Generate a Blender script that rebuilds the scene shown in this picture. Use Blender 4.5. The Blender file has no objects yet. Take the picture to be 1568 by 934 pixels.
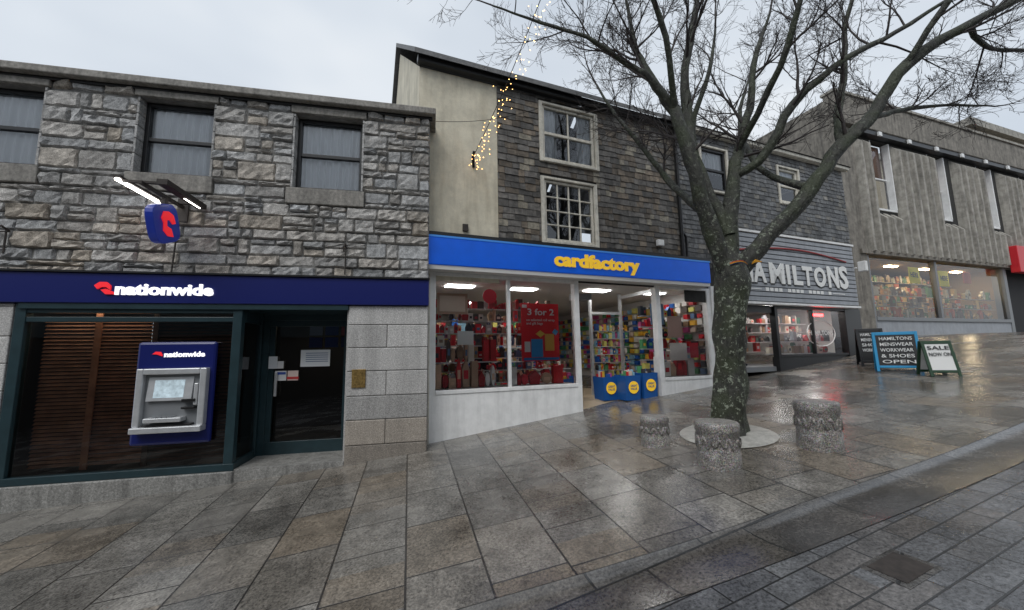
import bpy, math, random
from mathutils import Vector, Matrix, noise
R=random.Random(7)
S=bpy.context.scene
COL=S.collection
# ---------------------------------------------------------------- materials
def nodes(name):
    m=bpy.data.materials.new(name);m.use_nodes=True
    nt=m.node_tree;b=nt.nodes["Principled BSDF"];return m,nt,b
def N(nt,t,**k):
    n=nt.nodes.new(t)
    for a,v in k.items(): setattr(n,a,v)
    return n
def L(nt,a,b): nt.links.new(a,b)
def coord(nt,scale=(1,1,1),rot=0,loc=(0,0,0)):
    tc=N(nt,"ShaderNodeTexCoord");mp=N(nt,"ShaderNodeMapping")
    mp.inputs["Scale"].default_value=scale;mp.inputs["Rotation"].default_value=(0,0,rot);mp.inputs["Location"].default_value=loc
    L(nt,tc.outputs["Object"],mp.inputs[0]);return mp.outputs[0]
def nz(nt,vec,scale,detail=3,rough=.6):
    n=N(nt,"ShaderNodeTexNoise");n.inputs["Scale"].default_value=scale;n.inputs["Detail"].default_value=detail;n.inputs["Roughness"].default_value=rough
    L(nt,vec,n.inputs["Vector"]);return n.outputs["Fac"]
def ramp(nt,fac,stops):
    r=N(nt,"ShaderNodeValToRGB");e=r.color_ramp.elements
    while len(e)<len(stops): e.new(.5)
    for i,(p,c) in enumerate(stops):
        e[i].position=p;e[i].color=(c,c,c,1) if not hasattr(c,'__len__') else (*c,1)
    L(nt,fac,r.inputs[0]);return r.outputs[0]
def mix(nt,mode,fac,a,b):
    m=N(nt,"ShaderNodeMix",data_type='RGBA',blend_type=mode)
    for s,v in ((0,fac),(6,a),(7,b)):
        if isinstance(v,bpy.types.NodeSocket): L(nt,v,m.inputs[s])
        elif s==0: m.inputs[0].default_value=v
        else: m.inputs[s].default_value=(*v,1)
    return m.outputs[2]
def bump(nt,b,h,st,dist=.01,prev=None):
    n=N(nt,"ShaderNodeBump");n.inputs["Strength"].default_value=st;n.inputs["Distance"].default_value=dist
    L(nt,h,n.inputs["Height"])
    if prev is not None: L(nt,prev,n.inputs["Normal"])
    if b: L(nt,n.outputs[0],b.inputs["Normal"])
    return n.outputs[0]
def mat(name,col,rough=.6,var=.25,scale=6,bmp=.15,bscale=60,metal=0,emit=0,attr=False,spec=.5,grime=0,speck=0):
    m,nt,b=nodes(name);v=coord(nt)
    c=col
    if var: c=mix(nt,'MULTIPLY',1,col,ramp(nt,nz(nt,v,scale,3,.65),[(.3,1-var),(.7,1+var)]))
    if attr:
        a=N(nt,"ShaderNodeVertexColor");a.layer_name="Col";c=mix(nt,'MULTIPLY',1,c,a.outputs[0])
    if speck:
        c=mix(nt,'MULTIPLY',1,c,ramp(nt,nz(nt,v,95,2,.8),[(.35,1-speck),(.65,1+speck)]))
    if grime:
        g=nz(nt,coord(nt,(3,3,.35)),2.2,3,.7);gr=ramp(nt,g,[(.42,1),(.68,1-grime)]);c=mix(nt,'MULTIPLY',1,c,gr)
    if isinstance(c,bpy.types.NodeSocket): L(nt,c,b.inputs["Base Color"])
    else: b.inputs["Base Color"].default_value=(*c,1)
    b.inputs["Roughness"].default_value=rough;b.inputs["Metallic"].default_value=metal;b.inputs["Specular IOR Level"].default_value=spec
    if bmp: bump(nt,b,nz(nt,v,bscale,2,.7),bmp)
    if emit:
        if isinstance(c,bpy.types.NodeSocket): L(nt,c,b.inputs["Emission Color"])
        else: b.inputs["Emission Color"].default_value=(*c,1)
        b.inputs["Emission Strength"].default_value=emit
        if emit<3: m.cycles.emission_sampling='NONE'
    return m
def glass(name,tint=(.85,.88,.88),add=0.0):
    m,nt,b=nodes(name);nt.nodes.remove(b);out=nt.nodes["Material Output"]
    t=N(nt,"ShaderNodeBsdfTransparent");t.inputs[0].default_value=(*tint,1)
    g=N(nt,"ShaderNodeBsdfGlossy");g.inputs["Roughness"].default_value=.02;g.inputs[0].default_value=(.95,.97,1,1)
    fr=N(nt,"ShaderNodeFresnel");fr.inputs[0].default_value=1.5
    ad=N(nt,"ShaderNodeMath",operation='ADD',use_clamp=True);ad.inputs[1].default_value=add;L(nt,fr.outputs[0],ad.inputs[0])
    v=coord(nt);bn=bump(nt,None,nz(nt,v,1.2,0),.12,.02);L(nt,bn,g.inputs["Normal"])
    x=N(nt,"ShaderNodeMixShader");L(nt,ad.outputs[0],x.inputs[0]);L(nt,t.outputs[0],x.inputs[1]);L(nt,g.outputs[0],x.inputs[2]);L(nt,x.outputs[0],out.inputs[0])
    return m
def paving(name,bw,rh,rot,c1,c2,c3,mortar,joint,wet=(.1,.42),squash=.7,bst=.25,c3amt=.75):
    m,nt,b=nodes(name);v=coord(nt,rot=rot)
    def br(off,a,c,ms):
        mp=N(nt,"ShaderNodeMapping");mp.inputs["Location"].default_value=off;L(nt,v,mp.inputs[0])
        t=N(nt,"ShaderNodeTexBrick");t.offset=.43;t.squash=squash;t.squash_frequency=3
        L(nt,mp.outputs[0],t.inputs["Vector"]);t.inputs["Color1"].default_value=(*a,1);t.inputs["Color2"].default_value=(*c,1)
        t.inputs["Mortar"].default_value=(0,0,0,1);t.inputs["Scale"].default_value=1;t.inputs["Mortar Size"].default_value=ms
        t.inputs["Mortar Smooth"].default_value=.3;t.inputs["Brick Width"].default_value=bw;t.inputs["Row Height"].default_value=rh
        return t
    A=br((0,0,0),c1,c2,joint);B=br((bw*36,rh*24,0),(1,1,1),(0,0,0),0.0)
    n1=nz(nt,v,1.3,3,.6);n2=nz(nt,v,45,3,.8);n3=nz(nt,v,5,3,.7)
    c=mix(nt,'MIX',ramp(nt,B.outputs["Color"],[(.55,0),(.95,c3amt)]),A.outputs["Color"],c3)
    c=mix(nt,'MULTIPLY',1,c,ramp(nt,n2,[(.32,.35),(.68,1.7)]))
    c=mix(nt,'MULTIPLY',1,c,ramp(nt,n3,[(.3,.65),(.7,1.3)]))
    c=mix(nt,'MULTIPLY',1,c,ramp(nt,n1,[(.3,.65),(.7,1.2)]))
    c=mix(nt,'MIX',A.outputs["Fac"],c,mortar)
    L(nt,c,b.inputs["Base Color"])
    ro=N(nt,"ShaderNodeMath",operation='ADD',use_clamp=True)
    L(nt,ramp(nt,n1,[(.42,wet[0]),(.60,wet[1])]),ro.inputs[0])
    r2=N(nt,"ShaderNodeMath",operation='MULTIPLY');L(nt,B.outputs["Color"],r2.inputs[0]);r2.inputs[1].default_value=.08;L(nt,r2.outputs[0],ro.inputs[1])
    L(nt,ro.outputs[0],b.inputs["Roughness"]);b.inputs["Specular IOR Level"].default_value=1.0
    inv=N(nt,"ShaderNodeMath",operation='SUBTRACT');inv.inputs[0].default_value=1;L(nt,A.outputs["Fac"],inv.inputs[1])
    p=bump(nt,None,inv.outputs[0],.7,.006)
    p=bump(nt,None,n3,.20,.012,p)
    bump(nt,b,n2,bst,.005,p)
    return m
M={}
M['granite']=mat("granite_rubble",(.36,.355,.345),.75,.35,14,.7,35,attr=True,grime=.25,speck=.45)
M['mortar']=mat("mortar",(.19,.185,.175),.9,.3,8,.4,50)
M['dbase']=mat("dark_backing",(.035,.034,.032),.9,.3,8,0,50)
M['ashlar']=mat("dressed_granite",(.42,.41,.40),.55,.3,60,.3,80,attr=True,grime=.2,speck=.35)
M['lintel']=mat("granite_lintel",(.25,.235,.21),.7,.35,20,.4,50,grime=.4)
M['slate']=mat("hung_slate",(.118,.112,.104),.6,.45,11,.4,40,attr=True,grime=.35)
M['navy']=mat("navy_fascia",(.008,.014,.12),.3,0,4,0)
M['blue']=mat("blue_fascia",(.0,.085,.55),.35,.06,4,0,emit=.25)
M['white']=mat("white_paint",(.80,.80,.79),.45,.10,4,0,40,grime=.08)
M['whitebase']=mat("stained_white_render",(.84,.84,.83),.6,.08,5,.15,40,grime=.14)
M['frame']=mat("aged_white_timber",(.64,.61,.53),.6,.2,9,.15,40,grime=.3)
M['black']=mat("black_paint",(.012,.012,.013),.35,0,8,0)
M['iron']=mat("rusty_iron",(.035,.028,.024),.7,.4,20,0,60)
M['dgreen']=mat("dark_green_frame",(.018,.040,.048),.35,.15,6,0)
M['blind']=mat("timber_blind",(.42,.20,.12),.55,.3,5,0,attr=True)
M['dark']=mat("dark_interior",(.02,.02,.022),.8,0,3,0)
M['glass']=glass("shop_glass",(.93,.94,.94),.0)
M['bglass']=glass("bank_glass",(.78,.82,.82),.03)
M['wglass']=glass("sash_glass",(.88,.90,.91),.05)
M['curtain']=mat("net_curtain",(.85,.86,.87),.8,0,4,0)
M['items']=mat("coloured_goods",(1,1,1),.4,0,5,0,attr=True)
M['inwall']=mat("shop_inner_wall",(.6,.59,.57),.7,0,3,0)
M['floor']=mat("shop_vinyl_floor",(.45,.36,.25),.3,.15,5,0)
M['light']=mat("ceiling_light_panel",(1,.98,.95),.5,0,3,0,emit=15)
M['tube']=mat("light_tube",(1,.97,.92),.5,0,3,0,emit=12)
M['lett']=mat("white_letters",(.9,.9,.92),.4,0,3,0,emit=1.1)
M['redl']=mat("red_letters",(.75,.02,.03),.4,0,3,0,emit=.6)
M['yell']=mat("yellow_letters",(.85,.52,.03),.4,0,3,0,emit=.35)
M['wlet']=mat("painted_white_letters",(.82,.82,.80),.5,0,5,0)
M['red']=mat("red_poster",(.6,.02,.03),.4,0,3,0)
M['redneon']=mat("red_neon",(1,.03,.03),.4,0,3,0,emit=16)
M['binblue']=mat("blue_card",(.01,.10,.36),.45,0,3,0)
M['silver']=mat("brushed_steel",(.6,.61,.62),.35,.1,8,0,40,metal=.5)
M['grey']=mat("grey_plastic",(.2,.21,.22),.45,0,8,0)
M['screen']=mat("cash_screen",(.45,.55,.6),.2,.3,12,0,emit=.4)
M['brass']=mat("brass_plaque",(.30,.20,.07),.4,.5,40,.2,90,metal=.6)
M['board']=mat("grey_board",(.33,.35,.38),.5,.10,5,0,30,grime=.15,attr=True)
M['concrete']=mat("weathered_concrete",(.23,.21,.18),.8,.3,5,.3,50,grime=.45)
M['fin']=mat("fluted_concrete",(.36,.34,.30),.8,.3,5,0,50,grime=.4)
M['beige']=mat("beige_render",(.40,.34,.25),.8,.15,2,0,30,grime=.2)
M['roof']=mat("roof_slate",(.13,.13,.13),.6,.3,12,.4,20)
M['disc']=mat("concrete_ring",(.36,.35,.32),.35,.3,10,.3,60,speck=.2)
M['bulb']=mat("warm_bulb",(1,.55,.18),.5,0,3,0,emit=9);M['bulb'].cycles.emission_sampling='NONE'
M['sill']=mat("kerb_granite",(.26,.255,.24),.5,.35,35,.35,60,grime=.4,speck=.3)
M['skin']=mat("skin",(.5,.3,.22),.5,0,5,0)
M['cloth']=mat("dark_cloth",(.02,.022,.03),.9,.3,10,0,60)
M['hair']=mat("brown_hair",(.05,.03,.02),.7,.3,30,0,60)
M['cblue']=mat("bright_blue_frame",(.02,.32,.62),.4,0,5,0)
m,nt,b=nodes("streaked_cream_render")
v=coord(nt);st=nz(nt,coord(nt,(2.6,2.6,.38)),2.0,4,.6);bl=nz(nt,v,2.2,4,.75)
pt=nz(nt,coord(nt,(1,1,.8)),.9,4,.7)
c=mix(nt,'MIX',ramp(nt,st,[(.46,0),(.72,.5)]),(.68,.63,.50),(.38,.32,.22))
c=mix(nt,'MIX',ramp(nt,pt,[(.52,0),(.66,.45)]),c,(.45,.42,.34))
c=mix(nt,'MULTIPLY',1,c,ramp(nt,bl,[(.3,.75),(.7,1.1)]))
L(nt,c,b.inputs["Base Color"]);b.inputs["Roughness"].default_value=.8;bump(nt,b,nz(nt,v,40,2),.3);M['cream']=m
m,nt,b=nodes("lichen_bark")
v=coord(nt,(1,1,.45));n=nz(nt,v,16,4,.75)
c=ramp(nt,n,[(.3,(.009,.009,.007)),(.6,(.040,.040,.031)),(.75,(.08,.08,.06))])
gn=nz(nt,coord(nt),2.5,2);c=mix(nt,'MIX',ramp(nt,gn,[(.42,0),(.62,.6)]),c,(.038,.052,.018))
sp=nz(nt,coord(nt),13,3,.8)
sx=N(nt,"ShaderNodeSeparateXYZ");L(nt,coord(nt),sx.inputs[0]);hh=N(nt,"ShaderNodeMapRange");hh.inputs[1].default_value=2.3;hh.inputs[2].default_value=4.2;hh.inputs[3].default_value=.9;hh.inputs[4].default_value=.25;L(nt,sx.outputs[2],hh.inputs[0])
mm=N(nt,"ShaderNodeMath",operation='MULTIPLY');L(nt,ramp(nt,sp,[(.565,0),(.61,1)]),mm.inputs[0]);L(nt,hh.outputs[0],mm.inputs[1])
c=mix(nt,'MIX',mm.outputs[0],c,(.26,.29,.22))
L(nt,c,b.inputs["Base Color"]);b.inputs["Roughness"].default_value=.6;bump(nt,b,n,1,.04);M['bark']=m
M['twig']=mat("twig_bark",(.036,.028,.026),.7,0,20,0,60)
m,nt,b=nodes("exposed_aggregate")
v=coord(nt);vo=N(nt,"ShaderNodeTexVoronoi");vo.inputs["Scale"].default_value=75;L(nt,v,vo.inputs["Vector"])
c=mix(nt,'MIX',ramp(nt,vo.outputs["Distance"],[(.25,1),(.55,0)]),(.075,.065,.055),vo.outputs["Color"])
c2=mix(nt,'MIX',.8,c,(.29,.27,.25));c2=mix(nt,'MULTIPLY',1,c2,ramp(nt,nz(nt,v,80,3,.85),[(.38,.2),(.62,1.7)]))
c2=mix(nt,'MULTIPLY',1,c2,ramp(nt,nz(nt,v,5,4),[(.3,.6),(.7,1.15)]))
L(nt,c2,b.inputs["Base Color"]);b.inputs["Roughness"].default_value=.4
p=bump(nt,None,vo.outputs["Distance"],.6,.006);bump(nt,b,nz(nt,v,9,2,.4),.8,.04,p);M['agg']=m
T15=math.radians(15)
M['pave']=paving("wet_granite_paving",.80,.58,-T15-math.pi/2,(.125,.117,.105),(.205,.192,.172),(.175,.135,.092),(.028,.025,.022),.009,wet=(.03,.30),c3amt=.6,bst=.35)
M['setts']=paving("wet_road_setts",.42,.17,-math.radians(21),(.085,.086,.092),(.145,.146,.15),(.115,.10,.088),(.020,.020,.020),.007,wet=(.05,.30),squash=1.3,bst=.35)
M['chan']=paving("wet_channel_granite",.95,.60,-math.radians(21),(.065,.06,.055),(.105,.10,.095),(.09,.08,.07),(.02,.02,.02),.01,wet=(.02,.16),squash=1)
M['asph']=mat("wet_asphalt",(.05,.05,.05),.4,.3,5,0,60)
# ---------------------------------------------------------------- mesh builder
def emp(name,P=(0,0,0),th=0):
    o=bpy.data.objects.new(name,None);o.location=P;o.rotation_euler=(0,0,math.radians(th));o.empty_display_size=.3;COL.objects.link(o);return o
class MB:
    def __init__(s): s.v=[];s.f=[];s.m=[];s.c=[]
    def add(s,vs,fs,m=0,c=(1,1,1)):
        k=len(s.v);s.v+=vs
        for f in fs: s.f.append([i+k for i in f]);s.m.append(m);s.c.append(c)
    def box(s,x0,x1,y0,y1,z0,z1,m=0,c=(1,1,1)):
        s.add([(x0,y0,z0),(x1,y0,z0),(x1,y1,z0),(x0,y1,z0),(x0,y0,z1),(x1,y0,z1),(x1,y1,z1),(x0,y1,z1)],
              [(0,3,2,1),(4,5,6,7),(0,1,5,4),(1,2,6,5),(2,3,7,6),(3,0,4,7)],m,c);return s
    def quad(s,a,b,c_,d,m=0,c=(1,1,1)): s.add([a,b,c_,d],[(0,1,2,3)],m,c)
    def prism(s,poly,y0,y1,m=0,c=(1,1,1)):
        n=len(poly);vs=[(x,y0,z) for x,z in poly]+[(x,y1,z) for x,z in poly]
        s.add(vs,[tuple(range(n)),tuple(range(2*n-1,n-1,-1))]+[(i,i+n,(i+1)%n+n,(i+1)%n) for i in range(n)],m,c)
    def tube(s,pts,rad,n=5,m=0,c=(1,1,1),jit=0):
        k=len(s.v);P=[Vector(p) for p in pts];q=len(P)
        for i in range(q):
            t=(P[min(i+1,q-1)]-P[max(i-1,0)]);t=t.normalized() if t.length>1e-6 else Vector((0,0,1))
            a=t.cross(Vector((.31,.95,.02)));a=a.normalized() if a.length>.05 else t.cross(Vector((1,0,0))).normalized()
            b=t.cross(a);r=rad[i] if hasattr(rad,'__len__') else rad
            for j in range(n):
                an=6.28318*j/n;rr=r
                if jit: rr*=1+jit*noise.noise(P[i]*2.2+Vector((math.cos(an)*1.3,math.sin(an)*1.3,0)))
                w=P[i]+a*math.cos(an)*rr+b*math.sin(an)*rr;s.v.append(tuple(w))
        for i in range(q-1):
            for j in range(n):
                s.f.append([k+i*n+j,k+i*n+(j+1)%n,k+(i+1)*n+(j+1)%n,k+(i+1)*n+j]);s.m.append(m);s.c.append(c)
    def build(s,name,parent,mats,bev=0,smooth=False,loc=None,rot=None):
        me=bpy.data.meshes.new(name);me.from_pydata(s.v,[],s.f)
        for q in (mats if isinstance(mats,(list,tuple)) else [mats]): me.materials.append(q)
        me.polygons.foreach_set("material_index",s.m)
        ca=me.color_attributes.new("Col",'FLOAT_COLOR','CORNER');buf=[]
        for f,c in zip(s.f,s.c): buf+=[c[0],c[1],c[2],1.0]*len(f)
        ca.data.foreach_set("color",buf)
        if smooth: me.polygons.foreach_set("use_smooth",[True]*len(s.f))
        me.update()
        o=bpy.data.objects.new(name,me);COL.objects.link(o)
        if parent: o.parent=parent
        if loc: o.location=loc
        if rot: o.rotation_euler=rot
        if bev:
            b=o.modifiers.new("b",'BEVEL');b.width=bev;b.segments=2;b.limit_method='ANGLE'
        return o
def bx(name,par,m,x0,x1,y0,y1,z0,z1,bev=0): return MB().box(x0,x1,y0,y1,z0,z1).build(name,par,m,bev)
def wall(mb,x0,x1,z0,z1,ops,y=0,dep=.2,m=0):
    xs=sorted({x0,x1,*[v for o in ops for v in o[:2]]});zs=sorted({z0,z1,*[v for o in ops for v in o[2:4]]})
    for a,b in zip(xs,xs[1:]):
        for c,d in zip(zs,zs[1:]):
            mx,mz=(a+b)/2,(c+d)/2
            if any(o[0]<mx<o[1] and o[2]<mz<o[3] for o in ops): continue
            mb.quad((a,y,c),(b,y,c),(b,y,d),(a,y,d),m)
    for a,b,c,d in [o[:4] for o in ops]:
        Y=y+dep
        mb.quad((a,y,c),(a,y,d),(a,Y,d),(a,Y,c),m);mb.quad((b,y,c),(b,Y,c),(b,Y,d),(b,y,d),m)
        mb.quad((a,y,d),(b,y,d),(b,Y,d),(a,Y,d),m);mb.quad((a,y,c),(a,Y,c),(b,Y,c),(b,y,c),m)
def text(name,par,body,x,y,z,w,h,m,off=.0,ext=.01,align='LEFT',rot=(math.pi/2,0,0)):
    cu=bpy.data.curves.new(name,'FONT');cu.body=body;cu.size=1;cu.offset=off;cu.extrude=ext;cu.resolution_u=3
    cu.align_x=align
    o=bpy.data.objects.new(name,cu);COL.objects.link(o);bpy.context.view_layer.update()
    d=o.dimensions
    o.scale=(w/max(d.x,.01),(h/max(d.y,.01)),1);cu.materials.append(m);o.parent=par;o.location=(x,y,z);o.rotation_euler=rot
    return o
def free(x0,x1,zm,ops):
    seg=[(x0,x1)]
    for o in ops:
        if o[2]<zm<o[3]:
            ns=[]
            for a,b in seg:
                if o[1]<=a or o[0]>=b: ns.append((a,b));continue
                if o[0]>a: ns.append((a,o[0]))
                if o[1]<b: ns.append((o[1],b))
            seg=ns
    return seg
def stone(mb,x0,x1,z0,z1,proud,col,g=.006,e=.018):
    x0+=g;x1-=g;z0+=g;z1-=g
    w,h=x1-x0,z1-z0
    if w<.03 or h<.03: return
    nx=max(2,int(w/.07));nzz=max(2,int(h/.06))
    X=[x0,x0+e]+[x0+e+(w-2*e)*i/nx for i in range(1,nx)]+[x1-e,x1]
    Z=[z0,z0+e]+[z0+e+(h-2*e)*i/nzz for i in range(1,nzz)]+[z1-e,z1]
    nX,nZ=len(X),len(Z);vs=[]
    tx=R.uniform(-.6,.6)*.05;tz=R.uniform(-.6,.6)*.07;sh=R.uniform(-.012,.012);sh2=R.uniform(-.012,.012)
    for j,z in enumerate(Z):
        for i,x in enumerate(X):
            ed=i in(0,nX-1) or j in(0,nZ-1)
            jx=R.uniform(-.007,.007);jz=R.uniform(-.006,.006)+(sh if z>z0+h/2 else sh2)*((x-x0)/w-.5)
            if ed: vs.append((x+jx,.006,z+jz))
            else: vs.append((x+jx*1.5,-proud*R.uniform(.55,1.3)+tx*(x-x0-w/2)/max(w,.1)+tz*(z-z0-h/2),z+jz*1.3))
    fs=[(j*nX+i,j*nX+i+1,(j+1)*nX+i+1,(j+1)*nX+i) for j in range(nZ-1) for i in range(nX-1)]
    mb.add(vs,fs,0,col)
def rubble(mb,x0,x1,z0,z1,ops):
    br=sorted({z0,z1,*[v for o in ops for v in o[2:4] if z0<v<z1]})
    for a,b in zip(br,br[1:]):
        n=max(1,round((b-a)/.215));hs=[R.uniform(.65,1.35) for _ in range(n)];t=sum(hs);z=a
        for h in hs:
            h=h/t*(b-a)
            for p,q in free(x0,x1,z+h/2,ops):
                x=p
                while x<q-1e-4:
                    w=R.choice([R.uniform(.14,.28),R.uniform(.28,.48),R.uniform(.42,.66)])
                    if q-x-w<.13: w=q-x
                    def c():
                        k=R.uniform(.70,1.22);t=R.uniform(-.03,.05) if R.random()<.8 else R.uniform(.04,.12);return (k*(1+t),k,k*(1-t*1.2))
                    P=lambda:R.uniform(.02,.06)
                    if h>.19 and R.random()<.42:
                        s=R.uniform(.35,.65)
                        for za,zb in ((z,z+h*s),(z+h*s,z+h)):
                            if w>.34 and R.random()<.5:
                                k=R.uniform(.3,.7);stone(mb,x,x+w*k,za,zb,P(),c());stone(mb,x+w*k,x+w,za,zb,P(),c())
                            else: stone(mb,x,x+w,za,zb,P(),c())
                    else: stone(mb,x,x+w,z,z+h,P(),c())
                    x+=w
            z+=h
def slates(mb,x0,x1,z0,z1,ops,tone,rh=.13):
    z=z0
    while z<z1-.02:
        h=min(rh*R.uniform(.85,1.15),z1-z)
        for p,q in free(x0,x1,z+h/2,ops):
            x=p-(R.uniform(0,.15))
            while x<q:
                w=R.uniform(.12,.30);a=max(x,p);b_=min(x+w,q)-.005
                if b_-a>.02:
                    k=R.uniform(.6,1.4)
                    c=tone(k,R.random());d=R.uniform(0,.010);zb=z+R.uniform(-.012,.010)
                    mb.add([(a,-.020-d,zb+R.uniform(-.005,.005)),(b_,-.020-d+R.uniform(-.004,.004),zb+R.uniform(-.005,.005)),(b_,-.010,z+h+.02),(a,-.010,z+h+.02),(a,.0,zb),(b_,.0,zb)],
                       [(0,1,2,3),(4,5,1,0),(1,5,2),(0,3,4)],0,c)
                x+=w
        z+=h
def sash(par,x0,x1,z0,z1,y,fm,vb=0,hb=0,fw=.06,curtain=True,meet=True):
    mb=MB()
    mb.box(x0,x0+fw,y-.03,y+.05,z0,z1);mb.box(x1-fw,x1,y-.03,y+.05,z0,z1)
    mb.box(x0+fw,x1-fw,y-.03,y+.05,z0,z0+fw*1.2);mb.box(x0+fw,x1-fw,y-.03,y+.05,z1-fw,z1)
    if meet: mb.box(x0+fw,x1-fw,y-.022,y+.04,(z0+z1)/2-.03,(z0+z1)/2+.03)
    a,b,c,d=x0+fw,x1-fw,z0+fw*1.2,z1-fw
    for i in range(vb): xx=a+(b-a)*(i+1)/(vb+1);mb.box(xx-.014,xx+.014,y-.016,y+.03,c,d)
    for i in range(hb): zz=c+(d-c)*(i+1)/(hb+1);mb.box(a,b,y-.014,y+.028,zz-.014,zz+.014)
    mb.build("window_frame",par,fm,.006)
    g=MB();g.quad((a,y+.012,c),(b,y+.012,c),(b,y+.012,d),(a,y+.012,d));g.build("window_glass",par,M['wglass'])
    bk=MB();bk.box(x0,x1,y+.5,y+.52,z0,z1);bk.build("room_behind",par,M['dark'])
    if curtain:
        cu=MB();n=int((x1-x0)/.012);top=z1;bot=z0+.0
        if curtain=='half': bot=z0+(z1-z0)*.45
        ph=R.uniform(0,6)
        pts=[(x0+(x1-x0)*i/n,y+.075+.022*math.sin(i*.75+ph)+.014*math.sin(i*.29+ph)) for i in range(n+1)]
        for (p,q),(r_,s_) in zip(pts,pts[1:]):
            if curtain=='side' and .3<((p-x0)/(x1-x0))<.7: continue
            cu.quad((p,q,bot),(r_,s_,bot),(r_,s_,top),(p,q,top))
        cu.build("net_curtain",par,M['curtain'],smooth=True)
PAL=[(.7,.03,.04),(.75,.72,.68),(.02,.12,.45),(.8,.45,.05),(.6,.1,.3),(.1,.35,.15),(.05,.05,.06),(.75,.6,.5),(.3,.55,.7),(.8,.75,.2)]
def goods(par,name,x0,x1,y0,y1,z0,z1,rows,pal=PAL,wr=(.05,.16),fill=.9,hr=(.55,.95)):
    mb=MB();dz=(z1-z0)/rows
    for r in range(rows):
        zz=z0+r*dz;mb.box(x0,x1,y0,y1,zz-.02,zz,c=(.5,.5,.5));x=x0+.02
        while x<x1-wr[1]:
            w=R.uniform(*wr)
            if R.random()<fill:
                d=R.uniform(0,.06);h=dz*R.uniform(*hr);c=R.choice(pal);k=R.uniform(.6,1.1);c=tuple(min(1,a*k) for a in c)
                t=R.random();X1=x+w*.92
                if t<.55: mb.box(x,X1,y0+d,y0+d+.1,zz+.001,zz+h,c=c)
                elif t<.8: mb.prism([(x+w*.15,zz+.001),(X1-w*.1,zz+.001),(X1,zz+h*.6),(x+w*.5,zz+h),(x,zz+h*.6)],y0+d,y0+d+.09,c=c)
                else: mb.prism([(x+w*.46+w*.44*math.cos(u*.785),zz+h*.5+h*.5*math.sin(u*.785)) for u in range(8)],y0+d,y0+d+.09,c=c)
                if R.random()<.6: mb.box(x+w*.2,x+w*.7,y0+d-.004,y0+d-.001,zz+h*.3,zz+h*.6,c=R.choice(pal))
            x+=w
    return mb.build(name,par,M['items'])
# ---------------------------------------------------------------- ground
KN=[(-400,-6),(-30,-2),(-4.8,-.31),(-2.1,-.17),(.5,.1),(3.5,.42),(7.25,.75),(12.7,1.33),(16.2,1.93),(25,2.0),(60,3),(400,6)]
def g0(s):
    for (a,b),(c,d) in zip(KN,KN[1:]):
        if s<=c: return b+(d-b)*(s-a)/(c-a)
    return KN[-1][1]
def gz(x,y):
    s=.956*x+.292*y;t=min(max(6.8-(-.3*x+.954*y),0),5)
    return sum(g0(s+d) for d in (-.9,-.45,0,.45,.9))/5-.032*t
def axis(lo,hi,f0,f1,st):
    a=[];x=f0
    while x<=f1: a.append(x);x+=st
    x=f0;d=st
    while x>lo: d*=1.5;x-=d;a.insert(0,x)
    x=a[-1];d=st
    while x<hi: d*=1.5;x+=d;a.append(x)
    return a
ax=axis(-500,500,-12,26,.5);ay=axis(-500,500,-8,20,.5)
mb=MB();nx=len(ax)
mb.v=[(x,y,gz(x,y)-.06) for y in ay for x in ax]
mb.f=[(j*nx+i,j*nx+i+1,(j+1)*nx+i+1,(j+1)*nx+i) for j in range(len(ay)-1) for i in range(nx-1)]
mb.m=[0]*len(mb.f);mb.c=[(1,1,1)]*len(mb.f)
mb.build("ground",None,M['asph'],smooth=True)
CH=[(-60,-19),(-30,-8),(-12,-1.3),(-6,.9),(-3,1.95),(-.78,2.62),(.04,2.81),(1.01,3.05),(2.28,3.44),(4.07,4.05),(6.3,4.9),(9,6.0),(14,8.1),(25,12.5),(60,26)]
def chy(x):
    for (a,b),(c,d) in zip(CH,CH[1:]):
        if x<=c: return b+(d-b)*(x-a)/(c-a)
def chs(x): return sum(chy(max(-60,min(60,x+d))) for d in (-.8,-.4,0,.4,.8))/5
n0=Vector((-.34,.94))
def strip(name,ds,m,xs):
    mb=MB()
    for x in xs:
        y=chs(x)
        for d,dz in ds:
            px,py=x+n0.x*d,y+n0.y*d;mb.v.append((px,py,gz(px,py)+dz))
    k=len(ds)
    mb.f=[(i*k+j,(i+1)*k+j,(i+1)*k+j+1,i*k+j+1) for i in range(len(xs)-1) for j in range(k-1)]
    mb.m=[0]*len(mb.f);mb.c=[(1,1,1)]*len(mb.f);return mb.build(name,None,m,smooth=True)
xs=[-58,-45,-35,-28,-22,-18,-15]+[-13+.4*i for i in range(100)]+[28,32,38,45,55]
strip("pavement",[(0,0),(.3,0),(.8,0),(1.5,0),(2.3,0),(3.1,0),(4,0),(5,0),(6,0),(8,0),(10,0),(14,0),(22,0)],M['pave'],xs)
strip("drainage_channel",[(-.46,-.004),(-.40,-.012),(-.25,-.026),(-.12,-.026),(-.02,-.012),(-.004,-.001)],M['chan'],xs)
strip("road",[(-14,-.006),(-9,-.006),(-6,-.006),(-4,-.006),(-2.5,-.006),(-1.5,-.006),(-.9,-.006),(-.465,-.006)],M['setts'],xs)
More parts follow.
